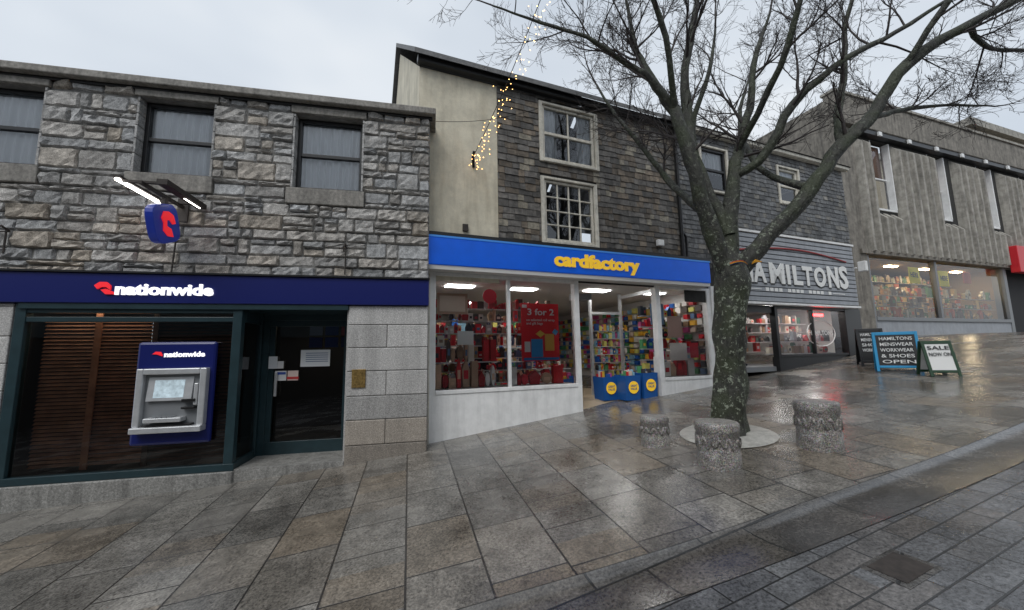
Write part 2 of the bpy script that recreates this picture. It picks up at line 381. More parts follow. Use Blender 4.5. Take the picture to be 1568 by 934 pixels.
# ---------------------------------------------------------------- bank building (granite)
PN=(-1.4,6.3,0);bank=emp("granite_bank_building",PN,12)
WIN=[(-8.7,-7.65,4.34,5.54),(-6.5,-5.42,4.34,5.54),(-4.27,-3.26,4.34,5.54),(-2.12,-1.07,4.26,5.52)]
ops=[(a,b,c,d) for a,b,c,d in WIN]
w=MB();wall(w,-11,0.02,2.3,5.7,ops,y=.004,dep=.3);w.quad((.02,.004,-1),(.02,8,-1),(.02,8,5.7),(.02,.004,5.7));w.quad((-11,8,-1),(-11,.004,-1),(-11,.004,5.7),(-11,8,5.7))
w.build("wall",bank,M['mortar'])
trim=[]
for i,(a,b,c,d) in enumerate(WIN):
    trim.append((a-.06,b+.05,d,5.68));trim.append((a-.08,b+.05,c-.27,c))
st=MB();rubble(st,-11,.02,2.78,5.68,ops+trim);st.build("rubble_stones",bank,M['granite'])
lt=MB()
for (a,b,c,d) in trim: lt.box(a+.004,b-.004,-.055,.26,c+.004,d-.004)
lt.build("lintels_and_sills",bank,M['lintel'],.012)
rv_=MB()
for a,b,c,d in WIN:
    z=c
    while z<d-.02:
        h=min(R.uniform(.16,.3),d-z)
        k=R.uniform(.7,1.2)
        rv_.box(a-.02,a+.012,-.03,.24,z+.005,z+h-.005,c=(k,k,k));rv_.box(b-.012,b+.02,-.03,.24,z+.005,z+h-.005,c=(k,k,k));z+=h
rv_.build("reveal_stones",bank,M['granite'],.006)
bx("roof_coping",bank,M['lintel'],-11,.12,-.16,.6,5.685,5.80,.015)
bx("flat_roof",bank,M['roof'],-11,.05,.6,8,5.6,5.75)
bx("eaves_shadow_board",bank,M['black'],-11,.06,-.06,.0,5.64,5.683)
for a,b,c,d in WIN: sash(bank,a+.015,b-.015,c+.01,d-.01,.14,M['black'],curtain=True,fw=.055)
bx("fascia",bank,M['navy'],-11,.03,-.10,.0,2.38,2.80,.008)
bx("fascia_drip",bank,M['black'],-11,.04,-.13,.0,2.803,2.83)
bx("fascia_soffit",bank,M['dgreen'],-5.35,-1.2,-.08,.9,2.30,2.376)
ash=MB()
def pier(x0,x1,zb,zt,split):
    z=zb;i=0
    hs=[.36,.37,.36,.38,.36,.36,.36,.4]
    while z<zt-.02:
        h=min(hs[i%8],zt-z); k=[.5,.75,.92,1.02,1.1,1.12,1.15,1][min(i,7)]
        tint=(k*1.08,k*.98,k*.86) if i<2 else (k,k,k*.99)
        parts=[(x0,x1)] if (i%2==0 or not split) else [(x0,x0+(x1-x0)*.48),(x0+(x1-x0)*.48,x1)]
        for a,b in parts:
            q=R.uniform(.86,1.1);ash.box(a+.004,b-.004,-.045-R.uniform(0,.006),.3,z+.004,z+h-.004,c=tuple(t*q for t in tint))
        z+=h;i+=1
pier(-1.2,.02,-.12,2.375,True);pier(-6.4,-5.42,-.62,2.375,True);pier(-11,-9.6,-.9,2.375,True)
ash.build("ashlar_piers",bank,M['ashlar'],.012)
bx("pier_core",bank,M['mortar'],-1.19,.0,-.03,.7,-.3,2.37)
bx("pier_core",bank,M['mortar'],-6.38,-5.43,-.03,.7,-.8,2.37)
bx("door_recess_side",bank,M['ashlar'],-1.22,-1.19,-.02,.72,-.2,2.37)
bx("window_base_stone",bank,M['sill'],-5.42,-2.66,-.08,.3,-.7,.0,.015)
bx("return_base_stone",bank,M['sill'],-2.9,-2.655,-.06,.74,-.7,-.003)
fr=MB()
fr.box(-5.40,-5.28,-.05,.06,.03,2.37);fr.box(-2.80,-2.68,-.05,.06,.03,2.37)
fr.box(-5.42,-2.66,-.055,.08,.003,.10);fr.box(-5.28,-2.8,-.04,.05,2.12,2.19)
fr.box(-5.28,-2.8,-.04,.05,2.245,2.37)
fr.box(-2.74,-2.66,.62,.76,.0,2.37);fr.box(-2.72,-2.67,.06,.62,.0,.12);fr.box(-2.72,-2.67,.06,.62,2.12,2.3)
fr.box(-2.66,-1.22,.68,.76,2.20,2.37);fr.box(-2.66,-2.56,.68,.76,-.02,2.2);fr.box(-1.32,-1.22,.68,.76,-.02,2.2)
fr.box(-2.56,-1.32,.69,.75,.0,.22);fr.box(-2.56,-1.32,.69,.75,2.1,2.2);fr.box(-2.56,-2.48,.69,.75,.22,2.1);fr.box(-1.40,-1.32,.69,.75,.22,2.1)
fr.build("window_and_door_frames",bank,M['dgreen'],.006)
gl=MB();gl.quad((-5.28,.0,.1),(-2.8,.0,.1),(-2.8,.0,2.3),(-5.28,.0,2.3));gl.quad((-2.695,.06,.12),(-2.695,.62,.12),(-2.695,.62,2.12),(-2.695,.06,2.12))
gl.quad((-2.48,.72,.22),(-1.40,.72,.22),(-1.40,.72,2.1),(-2.48,.72,2.1));gl.build("shopfront_glass",bank,M['bglass'])
bl=MB()
for k in range(40):
    z=.15+k*.052
    for a,b,c in ((-5.25,-4.62,(1,1,1)),(-4.58,-3.9,(.8,.72,.66)),(-3.901,-2.9,(.22,.2,.2))):
        q=R.uniform(.85,1.1);bl.add([(a,.20,z),(b,.20,z),(b,.235,z+.036),(a,.235,z+.036)],[(0,1,2,3)],0,tuple(t*q for t in c))
bl.box(-4.64,-4.56,.17,.19,.1,2.28,c=(.9,.8,.7));bl.box(-3.93,-3.86,.17,.19,.1,2.28,c=(.2,.2,.2))
bl.build("slatted_blinds",bank,M['blind'])
rm=MB();rm.box(-5.38,-1.25,2.6,2.65,-.2,2.4);rm.box(-5.45,-5.40,.1,2.6,-.2,2.4);rm.box(-5.4,-1.2,.1,2.6,-.05,-.01);rm.box(-5.4,-1.2,.91,2.6,2.36,2.4);rm.box(-1.25,-1.2,.76,2.6,-.1,2.4)
rm.build("bank_interior",bank,M['dark'])
bx("recess_floor",bank,M['sill'],-2.655,-1.2,-.05,.8,-.4,.02)
lp=MB();lp.box(-5.2,-4.0,.08,.14,2.27,2.29);lp.box(-2.2,-1.8,1.4,1.8,2.32,2.34);lp.build("downlight_and_added_strip",bank,mat("dim_warm_light",(1,.78,.55),.5,0,3,0,emit=5))  # first box is an added lamp strip behind the frame, brightening the blinds
po=MB()
po.box(-2.08,-1.62,.70,.705,1.42,1.70,c=(.75,.78,.8));po.box(-2.55,-2.42,.66,.668,1.40,1.60,c=(.7,.72,.74))
po.box(-2.45,-2.28,.68,.686,1.2,1.36,c=(.75,.75,.75));po.box(-2.26,-2.1,.68,.686,1.2,1.36,c=(.75,.6,.55));po.box(-2.44,-2.33,.68,.686,1.40,1.52,c=(.7,.7,.7))
po.box(-2.27,-2.09,.676,.679,1.22,1.26,c=(.6,.05,.05));po.box(-2.44,-2.29,.676,.679,1.3,1.34,c=(.05,.1,.4))
for i,c in enumerate([(.02,.05,.3),(.03,.08,.4),(.02,.04,.2),(.3,.35,.5),(.03,.06,.3),(.5,.05,.05)]): po.box(-2.1+.27*(i%3),-1.88+.27*(i%3),1.2,1.21,1.75+.22*(i//3),1.93+.22*(i//3),c=c)
for i in range(5): po.box(-2.0,-1.65,.697,.699,1.64-i*.035,1.65-i*.035,c=(.1,.15,.3))
po.build("door_notices",bank,M['items'])
bx("door_handle",bank,M['silver'],-2.44,-2.40,.62,.66,.95,1.35,.01)
bx("brass_plaque",bank,M['brass'],-1.12,-.92,-.065,-.04,1.1,1.38,.004)
text("fascia_lettering",bank,"nationwide",-4.26,-.115,2.50,1.20,.17,M['lett'],.03,.012)
lg=MB();lg.prism([(-4.50,2.62),(-4.44,2.67),(-4.36,2.67),(-4.31,2.62),(-4.31,2.56),(-4.36,2.60),(-4.42,2.60),(-4.46,2.57)],-.125,-.10)
lg.prism([(-4.42,2.56),(-4.36,2.575),(-4.27,2.53),(-4.27,2.50),(-4.36,2.50)],-.125,-.10);lg.build("fascia_logo",bank,M['redl'])
def hook(x,z,l=.42):
    t=MB();t.tube([(x,-.03,z+.02),(x+.0,-.14,z+.06),(x,-.22,z),(x,-.2,z-.08)],.014,6);t.tube([(x-.001,-.07,z+.05),(x,-.07,z-l)],.012,6);t.tube([(x-.1,-.07,z),(x+.03,-.08,z)],.01,6);t.build("iron_wall_hook",bank,M['iron'])
hook(-1.27,3.28);hook(-5.6,3.35,.3)
wi=MB();wi.tube([(-3.62,-.08,2.83),(-3.60,-.08,3.3)],.012,6);wi.build("conduit",bank,M['iron'])
# cash machine
cm=emp("cash_machine",PN,12)
bx("surround_panel",cm,M['navy'],-3.93,-2.96,-.10,-.03,.42,1.83,.05)
a=MB();a.box(-3.86,-3.78,-.19,-.09,.68,1.46);a.box(-3.10,-3.02,-.19,-.09,.68,1.46);a.box(-3.78,-3.10,-.19,-.09,1.38,1.46);a.box(-3.86,-3.02,-.24,-.09,.60,.68)
a.build("steel_bezel",cm,M['silver'],.012)
a=MB();a.box(-3.78,-3.10,-.115,-.09,.68,1.38);a.build("recess_back",cm,M['grey'])
a=MB();a.add([(-3.74,-.12,1.34),(-3.2,-.12,1.34),(-3.2,-.16,1.02),(-3.74,-.16,1.02),(-3.74,-.10,1.34),(-3.2,-.10,1.34),(-3.2,-.10,1.02),(-3.74,-.10,1.02)],[(0,1,2,3),(0,3,7,4),(1,5,6,2),(3,2,6,7)]);a.build("monitor_housing",cm,M['silver'])
a=MB();a.quad((-3.66,-.158,1.06),(-3.30,-.158,1.06),(-3.30,-.128,1.30),(-3.66,-.128,1.30));a.build("screen",cm,M['screen'])
a=MB();a.box(-3.70,-3.26,-.25,-.11,.74,.80);a.box(-3.17,-3.12,-.17,-.11,.95,1.25);a.build("keypad_shelf",cm,M['silver'],.01)
a=MB()
for i in range(4):
    for j in range(4): a.box(-3.60+i*.06,-3.555+i*.06,-.24+j*.032,-.215+j*.032,.80,.812)
a.build("keys",cm,M['grey'])
a=MB();a.box(-3.30,-3.14,-.19,-.11,1.0,1.04);a.box(-3.30,-3.14,-.19,-.11,.9,.93);a.box(-3.74,-3.16,-.2,-.11,.69,.71);a.build("slots",cm,M['black'],.004)
text("machine_lettering",cm,"nationwide",-3.60,-.108,1.62,.50,.075,M['lett'],.03,.004)
a=MB();a.prism([(-3.74,1.66),(-3.70,1.695),(-3.64,1.69),(-3.62,1.65),(-3.62,1.63),(-3.68,1.655)],-.112,-.10);a.build("machine_logo",cm,M['redl'])
# projecting sign
ps=emp("projecting_sign",PN,12)
a=MB();k=.235;cy_,cz=-.46,3.44
pts=[]
for i in range(32):
    t=6.2832*i/32;c,s=math.cos(t),math.sin(t);r=k*1.12/((abs(c)**4+abs(s)**4)**.25)
    an=math.radians(22);yy,zz=c*r,s*r;pts.append((yy*math.cos(an)-zz*math.sin(an)+cy_,yy*math.sin(an)+zz*math.cos(an)+cz))
n=32;vs=[(-3.60,p,q) for p,q in pts]+[(-3.50,p,q) for p,q in pts]
a.add(vs,[tuple(range(n-1,-1,-1)),tuple(range(n,2*n))]+[(i,(i+1)%n,(i+1)%n+n,i+n) for i in range(n)])
a.build("sign_board",ps,mat("sign_blue",(.012,.03,.26),.35,.05,3,0,emit=.2),.01)
def yzp(pts,x0,x1):
    n=len(pts);return [(x0,p,q) for p,q in pts]+[(x1,p,q) for p,q in pts],[tuple(range(n-1,-1,-1)),tuple(range(n,2*n))]+[(i,(i+1)%n,(i+1)%n+n,i+n) for i in range(n)]
a=MB();hp=[(.14,.04),(.11,.14),(.02,.17),(-.09,.15),(-.15,.05),(-.09,.02),(-.02,.06),(.03,.04),(.02,-.04),(-.07,-.05),(-.13,-.15),(-.02,-.17),(.08,-.12),(.09,-.02)]
a.add(*yzp([(cy_-p,cz+q) for p,q in hp],-3.497,-3.485));a.add(*yzp([(cy_-p,cz+q) for p,q in hp],-3.615,-3.603));a.build("sign_symbol",ps,M['redl'])
a=MB();a.box(-3.57,-3.53,-.95,-.03,3.80,3.84);a.box(-3.575,-3.525,-.5,-.44,3.68,3.8);a.box(-3.62,-3.48,-.08,-.05,3.6,3.95);a.box(-3.8,-3.3,-.9,-.86,3.83,3.86);a.box(-3.8,-3.3,-.2,-.16,3.83,3.86)
a.box(-3.36,-3.24,-.97,-.08,3.80,3.87);a.box(-3.84,-3.76,-.95,-.1,3.86,3.89);a.build("bracket_arms",ps,M['iron'])
a=MB();a.tube([(-3.80,-.95,3.84),(-3.80,-.12,3.84)],.022,8);a.tube([(-3.30,-.5,3.80),(-3.30,-.14,3.80)],.010,6);a.build("sign_lamp_tubes",ps,M['tube'])
# ---------------------------------------------------------------- card shop building
PC=(-1.47,6.7,0);card=emp("card_shop_building",PC,22)
EV=6.95
cw=MB();cw.quad((-.2,0,2.9),(1.33,0,2.9),(1.33,0,EV),(-.2,0,EV));cw.add([(-.2,0,2.9),(-.2,0,EV),(-.2,4,10.35),(-.2,8,EV),(-.2,8,2.9)],[(0,1,2,3,4)])
cw.build("rendered_gable_wall",card,M['cream'])
opsA=[(2.33,3.62,5.56,6.80),(2.33,3.53,3.82,5.14)]
w=MB();wall(w,1.33,5.93,3.0,EV,opsA,y=0,dep=.12);w.build("slate_backing_wall",card,M['dbase'])
def toneA(k,b): return (k*1.2,k*1.02,k*.82) if b<.35 else ((k,k*.98,k*.96) if b<.94 else (2.1,2.0,1.7))
def toneB(k,b): return (k*.95,k*1.02,k*1.12) if b<.8 else (k*1.3,k*1.3,k*1.25)
s_=MB();slates(s_,1.33,5.90,3.55,EV,[(2.25,3.70,5.50,6.86),(2.25,3.62,3.6,5.22)],toneA);s_.build("hung_slates",card,M['slate'])
f=MB()
for a,b,c,d in opsA:
    f.box(a-.08,a,-.05,.05,c-.05,d+.05);f.box(b,b+.08,-.05,.05,c-.05,d+.05);f.box(a,b,-.05,.05,d,d+.05);f.box(a-.0,b+.0,-.07,.05,c-.05,c)
f.build("window_architraves",card,M['frame'],.008)
sash(card,2.34,3.61,5.57,6.79,.03,M['frame'],vb=1,hb=0,curtain='side',fw=.05)
sash(card,2.34,3.52,3.83,5.13,.03,M['frame'],vb=3,hb=3,curtain=False,fw=.05,meet=False)
rf=MB();rf.box(-.25,5.93,-.14,0.0,EV+.02,EV+.16);rf.build("gutter",card,M['black'],.02)
rf=MB();rf.add([(-.32,-.22,EV+.1),(6.0,-.22,EV+.1),(6.0,4,10.55),(-.32,4,10.55),(6.0,8.2,EV+.1),(-.32,8.2,EV+.1),(-.32,-.22,EV+.2),(6.0,-.22,EV+.2),(6.0,4,10.68),(-.32,4,10.68),(6.0,8.2,EV+.2),(-.32,8.2,EV+.2)],
  [(0,1,2,3),(3,2,4,5),(6,7,8,9),(9,8,10,11),(0,6,9,3),(3,9,11,5),(0,1,7,6),(1,2,8,7)]);rf.build("pitched_roof",card,M['roof'])
dp=MB();dp.tube([(5.93,-.09,EV),(5.93,-.07,6.7),(5.93,-.07,3.75)],.04,8)
for z in (4.3,5.3,6.3): dp.tube([(5.93,-.07,z),(5.93,-.07,z+.07)],.052,8)
dp.tube([(5.93,-.07,4.4),(6.05,-.07,4.25),(6.05,-.07,3.7)],.03,8);dp.build("drainpipe",card,M['black'],smooth=True)
bx("alarm_box",card,M['white'],5.15,5.33,-.12,-.03,3.95,4.1,.02)
bx("wall_vent",card,M['iron'],.62,.72,-.04,.0,3.85,3.98)
bx("fascia",card,M['blue'],-.12,6.47,-.30,-.02,3.12,3.60,.01)
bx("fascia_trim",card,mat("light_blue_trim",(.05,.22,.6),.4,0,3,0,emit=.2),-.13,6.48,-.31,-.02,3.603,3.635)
bx("fascia_flashing",card,M['black'],-.14,6.49,-.30,.0,3.64,3.70)
bx("fascia_under",card,M['inwall'],-.1,6.46,-.28,.3,3.04,3.115)
text("fascia_lettering",card,"cardfactory",2.36,-.315,3.26,2.05,.36,M['yell'],.045,.012)
f=MB();f.box(-.02,.13,-.03,.1,.0,3.04);f.box(1.49,1.55,-.02,.08,.967,2.978);f.box(2.95,3.05,-.04,.12,.1,3.038);f.box(5.05,5.17,-.04,.12,.3,3.038);f.box(6.6,6.72,-.03,.12,.4,3.04)
f.box(.13,2.95,-.03,.1,2.98,3.037);f.box(5.17,6.6,-.03,.1,2.98,3.037);f.box(.13,2.95,-.05,.12,.90,.965);f.box(5.17,6.6,-.05,.12,.92,.985)
f.build("shopfront_frames",card,M['white'],.006)
bx("corner_pipe",card,M['frame'],-.03,.02,-.08,-.035,.0,3.0,.01)
bx("stall_riser",card,M['whitebase'],.0,2.98,-.036,.2,-.1,.898);bx("stall_riser",card,M['whitebase'],5.1,6.62,-.036,.2,.2,.918)
bx("end_pilaster",card,M['white'],6.725,6.95,-.06,.3,.3,3.1)
g=MB()
for a,b in ((.13,1.49),(1.55,2.95),(5.17,6.6)): g.quad((a,.03,.96),(b,.03,.96),(b,.03,2.98),(a,.03,2.98))
g.build("shopfront_glass",card,M['glass'])
f=MB();f.box(5.06,5.10,.12,1.3,.5,.56);f.box(5.06,5.10,.12,1.3,2.9,2.98);f.box(5.05,5.11,1.25,1.32,.5,3.04);f.box(4.15,4.21,1.25,1.32,.5,3.0);f.box(4.2,5.06,1.27,1.31,2.5,2.56);f.box(4.2,5.06,1.27,1.31,.5,.6);f.build("lobby_frames",card,M['silver'])
i_=MB();i_.box(.0,6.75,8,8.05,.4,3.1);i_.box(-.05,.0,.1,8,.0,3.1);i_.box(6.75,6.8,.3,8,.4,3.1);i_.box(.0,6.75,.32,8,3.05,3.1);i_.build("shop_interior_walls",card,M['inwall'])
fl=MB();fl.add([(3.05,-.04,.40),(5.05,-.04,.585),(5.05,.6,.60),(3.05,.6,.50),(.0,.6,.5),(6.75,.6,.6),(6.75,8,.6),(0,8,.5)],[(0,1,2,3),(4,3,7),(3,2,6,7),(2,5,6)]);fl.build("shop_floor",card,M['floor'])
dpl=MB();dpl.box(.13,2.95,.12,.75,.5,.95);dpl.box(5.17,6.6,.12,.75,.5,.97);dpl.build("display_plinths",card,M['inwall'])
lp=MB()
for x,y in ((.9,1.3),(2.4,1.3),(4.2,1.0),(5.9,1.0),(1.6,4.0),(4.3,4.2)): lp.box(x-.3,x+.3,y-.15,y+.15,3.03,3.045)
lp.build("ceiling_lights",card,M['light'])
RW=[(.7,.02,.03),(.75,.73,.7),(.65,.03,.05),(.8,.8,.78),(.5,.02,.03),(.55,.03,.04),(.75,.5,.35)]
DK=[(.7,.02,.03),(.1,.08,.07),(.3,.2,.14),(.75,.7,.62),(.55,.35,.2),(.05,.05,.07),(.6,.05,.06),(.12,.2,.35)]
goods(card,"window_display_low",.15,1.47,.2,.35,.97,1.55,1,RW,(.07,.18),.97,(.3,.95))
goods(card,"window_display_low",.15,1.47,.4,.55,.97,1.9,2,RW+DK,(.07,.16),.9,(.4,.95))
goods(card,"window_display_low",1.56,2.93,.15,.3,.97,1.35,1,RW,(.1,.3),.97,(.5,.95))
goods(card,"window_display_back",.2,2.9,.75,.9,1.0,2.75,7,DK+RW,(.05,.16),.85,(.4,.98))
goods(card,"window_display_back",.2,2.9,1.9,2.05,.7,2.4,5,DK+PAL,(.05,.2),.85,(.5,.98))
goods(card,"window_display_low",5.2,6.55,.2,.35,.99,1.5,1,RW,(.1,.22),.95,(.6,1))
goods(card,"window_display_back",5.25,6.55,.7,.85,1.1,2.7,6,DK+PAL,(.06,.18),.85,(.4,.95))
goods(card,"card_racks",.1,6.7,7.6,7.9,.8,2.7,11,PAL,(.07,.12),.97,(.75,.95))
goods(card,"aisle_racks",3.2,4.6,4.2,4.4,.6,1.9,7,PAL,(.06,.12),.95,(.6,.95))
goods(card,"aisle_racks",3.1,4.1,2.2,2.4,.6,1.35,4,RW+DK,(.05,.12),.95,(.5,.98))
r_=MB()
for y in range(35):
    for k in range(11):
        c=R.choice(PAL+DK) if y<7 else R.choice(PAL);yy=.16+y*.215
        if y<7 and R.random()<.15: continue
        r_.box(6.6,6.72,yy,yy+R.uniform(.12,.18),1.0+k*.17,1.0+k*.17+R.uniform(.10,.15),c=c)
r_.build("side_wall_cards",card,M['items'])
goods(card,"aisle_racks",5.2,6.4,2.6,2.8,.6,2.4,8,PAL,(.06,.12),.95,(.6,.95))
po=MB()
po.box(1.80,2.62,.07,.08,1.42,2.55,c=(.72,.02,.03));po.box(2.0,2.25,.06,.068,1.5,1.85,c=(.05,.3,.6));po.box(2.3,2.5,.06,.068,1.62,1.95,c=(.75,.45,.1));po.box(1.86,1.98,.06,.068,1.6,1.8,c=(.75,.75,.72))
po.box(1.84,2.6,.06,.068,1.44,1.49,c=(.03,.2,.5));po.box(1.82,1.92,.06,.068,2.46,2.52,c=(.8,.8,.8))
po.prism([(2.1,1.95),(2.2,1.88),(2.3,1.95),(2.2,2.02)],.06,.068,c=(.8,.6,.1));po.prism([(2.46,1.98),(2.54,1.92),(2.6,2.0),(2.52,2.05)],.06,.068,c=(.1,.4,.7))
po.box(.55,.85,.1,.11,1.75,2.0,c=(.8,.8,.78));po.box(.25,.85,.5,.51,2.35,2.75,c=(.5,.35,.25));po.box(.3,.8,.49,.498,2.4,2.7,c=(.75,.62,.5));po.box(5.35,5.75,.5,.51,2.2,2.7,c=(.15,.25,.4));po.box(5.85,6.3,.5,.51,1.9,2.4,c=(.5,.35,.3));po.box(5.5,6.0,.1,.11,1.35,1.75,c=(.75,.7,.66));po.box(6.1,6.35,.1,.11,1.4,1.75,c=(.6,.03,.05))
po.prism([(1.17+.14*math.cos(i*.3927),2.66+.14*math.sin(i*.3927)) for i in range(16)],.09,.1,c=(.65,.02,.04))
po.build("window_posters",card,M['items'])
text("poster_text",card,"3 for 2",1.92,.055,2.32,.58,.13,M['wlet'],.02,.002)
text("poster_text",card,"on selected roll wrap\nand gift bags",1.90,.055,2.2,.62,.13,M['wlet'],.01,.002)
cc=MB();cc.box(3.25,3.65,.4,.7,2.72,2.86);cc.build("door_air_curtain",card,M['grey'],.01)
def bin_(P,h=.5,w=.36,rot=22):
    e=emp("promotional_dump_bin",P,rot)
    b=MB();b.add([(-w/2,-w/2,0),(w/2,-w/2,0),(w/2,w/2,0),(-w/2,w/2,0),(-w/2-.02,-w/2-.02,h),(w/2+.02,-w/2-.02,h),(w/2+.02,w/2+.02,h),(-w/2-.02,w/2+.02,h)],[(0,1,5,4),(1,2,6,5),(2,3,7,6),(3,0,4,7),(0,3,2,1)])
    b.box(-w/2,w/2,-w/2,w/2,h*.7,h*.72);b.build("cardboard_bin",e,M['binblue'])
    c=MB();c.prism([(.13*math.cos(i*.3927),h*.52+.13*math.sin(i*.3927)) for i in range(16)],-w/2-.028,-w/2-.018);
    c.build("round_label",e,M['yell']);text("label_text",e,"GREAT\nVALUE",-.09,-w/2-.034,h*.55,.18,.11,M['binblue'],.02,.001)
    t=MB()
    for i in range(14):
        x,y=R.uniform(-.15,.1),R.uniform(-.15,.1);t.box(x,x+R.uniform(.05,.1),y,y+.06,h*.7,h*R.uniform(.95,1.3),c=R.choice(PAL))
    t.build("wrap_rolls",e,M['items'])
def CL(s,y):
    c,d=math.cos(math.radians(22)),math.sin(math.radians(22));return (PC[0]+c*s-d*y,PC[1]+d*s+c*y)
for s,y,z,h in ((4.02,.55,.53,.50),(4.35,.22,.545,.52),(4.80,.2,.565,.54),(3.25,.9,.5,.5)): bin_((*CL(s,y),z),h)
# ---------------------------------------------------------------- slate building with grey-boarded shop
ham=emp("slate_shop_building",PC,22)
E2=7.0;opsB=[(6.80,7.68,5.58,6.72),(9.72,10.55,5.62,6.66)]
w=MB();wall(w,5.93,12.75,2.7,E2,opsB,y=.0,dep=.12);w.quad((12.75,0,0),(12.75,8,0),(12.75,8,E2),(12.75,0,E2));w.build("slate_backing_wall",ham,M['dbase'])
s_=MB();slates(s_,5.98,12.75,4.5,E2,[(a-.07,b+.07,c-.07,d+.05) for a,b,c,d in opsB],toneB,.12);slates(s_,5.98,6.9,3.55,4.5,[],toneB,.12);s_.build("hung_slates",ham,M['slate'])
f=MB()
for a,b,c,d in opsB: f.box(a-.07,a,-.05,.05,c-.05,d+.05);f.box(b,b+.07,-.05,.05,c-.05,d+.05);f.box(a,b,-.05,.05,d,d+.05);f.box(a,b,-.07,.05,c-.05,c)
f.build("window_architraves",ham,M['frame'],.008)
sash(ham,6.81,7.67,5.59,6.71,.03,M['black'],curtain='half',fw=.06);sash(ham,9.73,10.54,5.63,6.65,.03,M['frame'],curtain='half',fw=.06)
bx("gutter",ham,M['frame'],5.95,12.9,-.16,.0,E2+.02,E2+.13,.02)
rf=MB();rf.add([(6.0,-.2,E2+.12),(12.95,-.2,E2+.12),(12.95,4,10.2),(6.0,4,10.2),(12.95,8,7),(6.0,8,7)],[(0,1,2,3),(3,2,4,5),(1,4,2)]);rf.build("pitched_roof",ham,M['roof'])
b=MB();n=14;z0,z1=2.76,4.5
for i in range(n):
    za=z0+(z1-z0)*i/n;zb=z0+(z1-z0)*(i+1)/n;t=i/n
    xl=7.35-.45*t
    b.box(xl,12.32,-.24,-.02,za+.012,zb-.012);b.box(xl,12.31,-.21,-.02,zb-.012,zb+.012,c=(.25,.25,.25))
b.build("boarded_sign_panel",ham,M['board'],.004)
bx("sign_cap",ham,M['white'],6.9,12.36,-.27,-.0,4.515,4.57);bx("sign_foot",ham,M['white'],7.3,12.36,-.27,.0,2.69,2.745)
wd="HAMILTONS";x=7.45;tot=4.5
ws=[.56,.56,.66,.26,.44,.48,.58,.56,.46];k=tot/sum(ws)
for ch,wv in zip(wd,ws):
    wv*=k;c=(x+wv/2-9.67)/2.2;h=.52+.16*c*c;zb=3.26
    ww=wv*.86 if ch!='I' else wv*.5
    text("sign_letter_shadow",ham,ch,x+.04,-.246,zb-.04,ww,h,M['black'],.035,.002);text("sign_letter",ham,ch,x,-.264,zb,ww,h,M['wlet'],.035,.008);x+=wv
a=MB();a.tube([(7.5+4.4*i/24,-.26,4.02+.18*math.sin(math.pi*i/24)) for i in range(25)],.022,6);a.build("red_arc",ham,mat("dull_red",(.35,.03,.03),.5,.1,3,0))
a=MB()
for i in range(16):
    if i%5!=4: a.box(8.4+i*.17,8.52+i*.17,-.25,-.243,3.03,3.12)
a.box(7.7,8.25,-.25,-.243,3.06,3.08);a.box(11.15,11.7,-.25,-.243,3.06,3.08);a.build("sign_strapline",ham,M['wlet'])
fl_=MB();fl_.box(12.36,12.48,-.5,-.3,3.75,4.05);fl_.box(12.33,12.37,-.3,-.02,3.85,3.89);fl_.build("sign_floodlight",ham,M['white'],.02)
f=MB();f.box(7.1,7.6,-.05,.2,.5,2.69);f.box(8.95,9.05,-.05,.1,.9,2.69);f.box(11.95,12.7,-.06,.3,1.0,2.69);f.box(9.05,11.95,-.05,.1,1.36,1.42);f.box(9.05,11.95,-.02,.2,.9,1.358);f.box(9.05,11.95,-.05,.1,2.62,2.688);f.box(7.6,8.95,.0,.2,2.5,2.69)
f.box(10.5,10.55,-.03,.06,1.42,2.62);f.build("shopfront_frames",ham,M['black'],.005)
g=MB();g.quad((9.05,.03,1.42),(11.95,.03,1.42),(11.95,.03,2.62),(9.05,.03,2.62));g.build("shopfront_glass",ham,M['glass'])
i_=MB();i_.box(7.0,12.6,6,6.05,.8,2.9);i_.box(7.0,7.05,.2,6,.8,2.9);i_.box(12.55,12.6,.31,6,.8,2.9);i_.box(7.0,12.6,.21,6,2.8,2.85);i_.build("shop_interior_walls",ham,M['inwall'])
i_=MB();i_.box(7.0,12.6,.05,6,1.0,1.12);i_.build("shop_floor",ham,M['grey'])
lp=MB()
for x,y in ((8.3,.8),(9.9,.7),(11.3,.7),(9.5,3.0)): lp.box(x-.3,x+.3,y-.12,y+.12,2.77,2.79)
lp.build("ceiling_lights",ham,mat("shop_light_panel",(1,.98,.95),.5,0,3,0,emit=20))
MX=[(.1,.1,.1),(.6,.6,.58),(.3,.2,.12),(.6,.55,.45),(.05,.15,.1),(.5,.05,.05),(.4,.4,.42)]
goods(ham,"window_stock",9.1,11.9,.3,.45,1.44,2.1,2,MX,(.1,.28),.8,(.4,1));goods(ham,"shelves",7.2,12.4,3.6,3.8,1.2,2.6,6,MX+PAL,(.08,.2),.85);goods(ham,"window_stock",9.1,11.9,1.0,1.1,1.5,2.6,4,MX,(.08,.2),.6,(.4,1))
a=MB();a.tube([(10.9+.62*math.cos(i*.2618),.02,1.98+.36*math.sin(i*.2618)) for i in range(25)],.012,5);a.build("window_emblem",ham,M['wlet']);text("window_lettering",ham,"HAMILTONS",10.36,.02,1.93,1.05,.13,M['wlet'],.02,.001)
bx("red_open_sign",ham,M['redneon'],10.6,11.15,.06,.09,2.46,2.53)
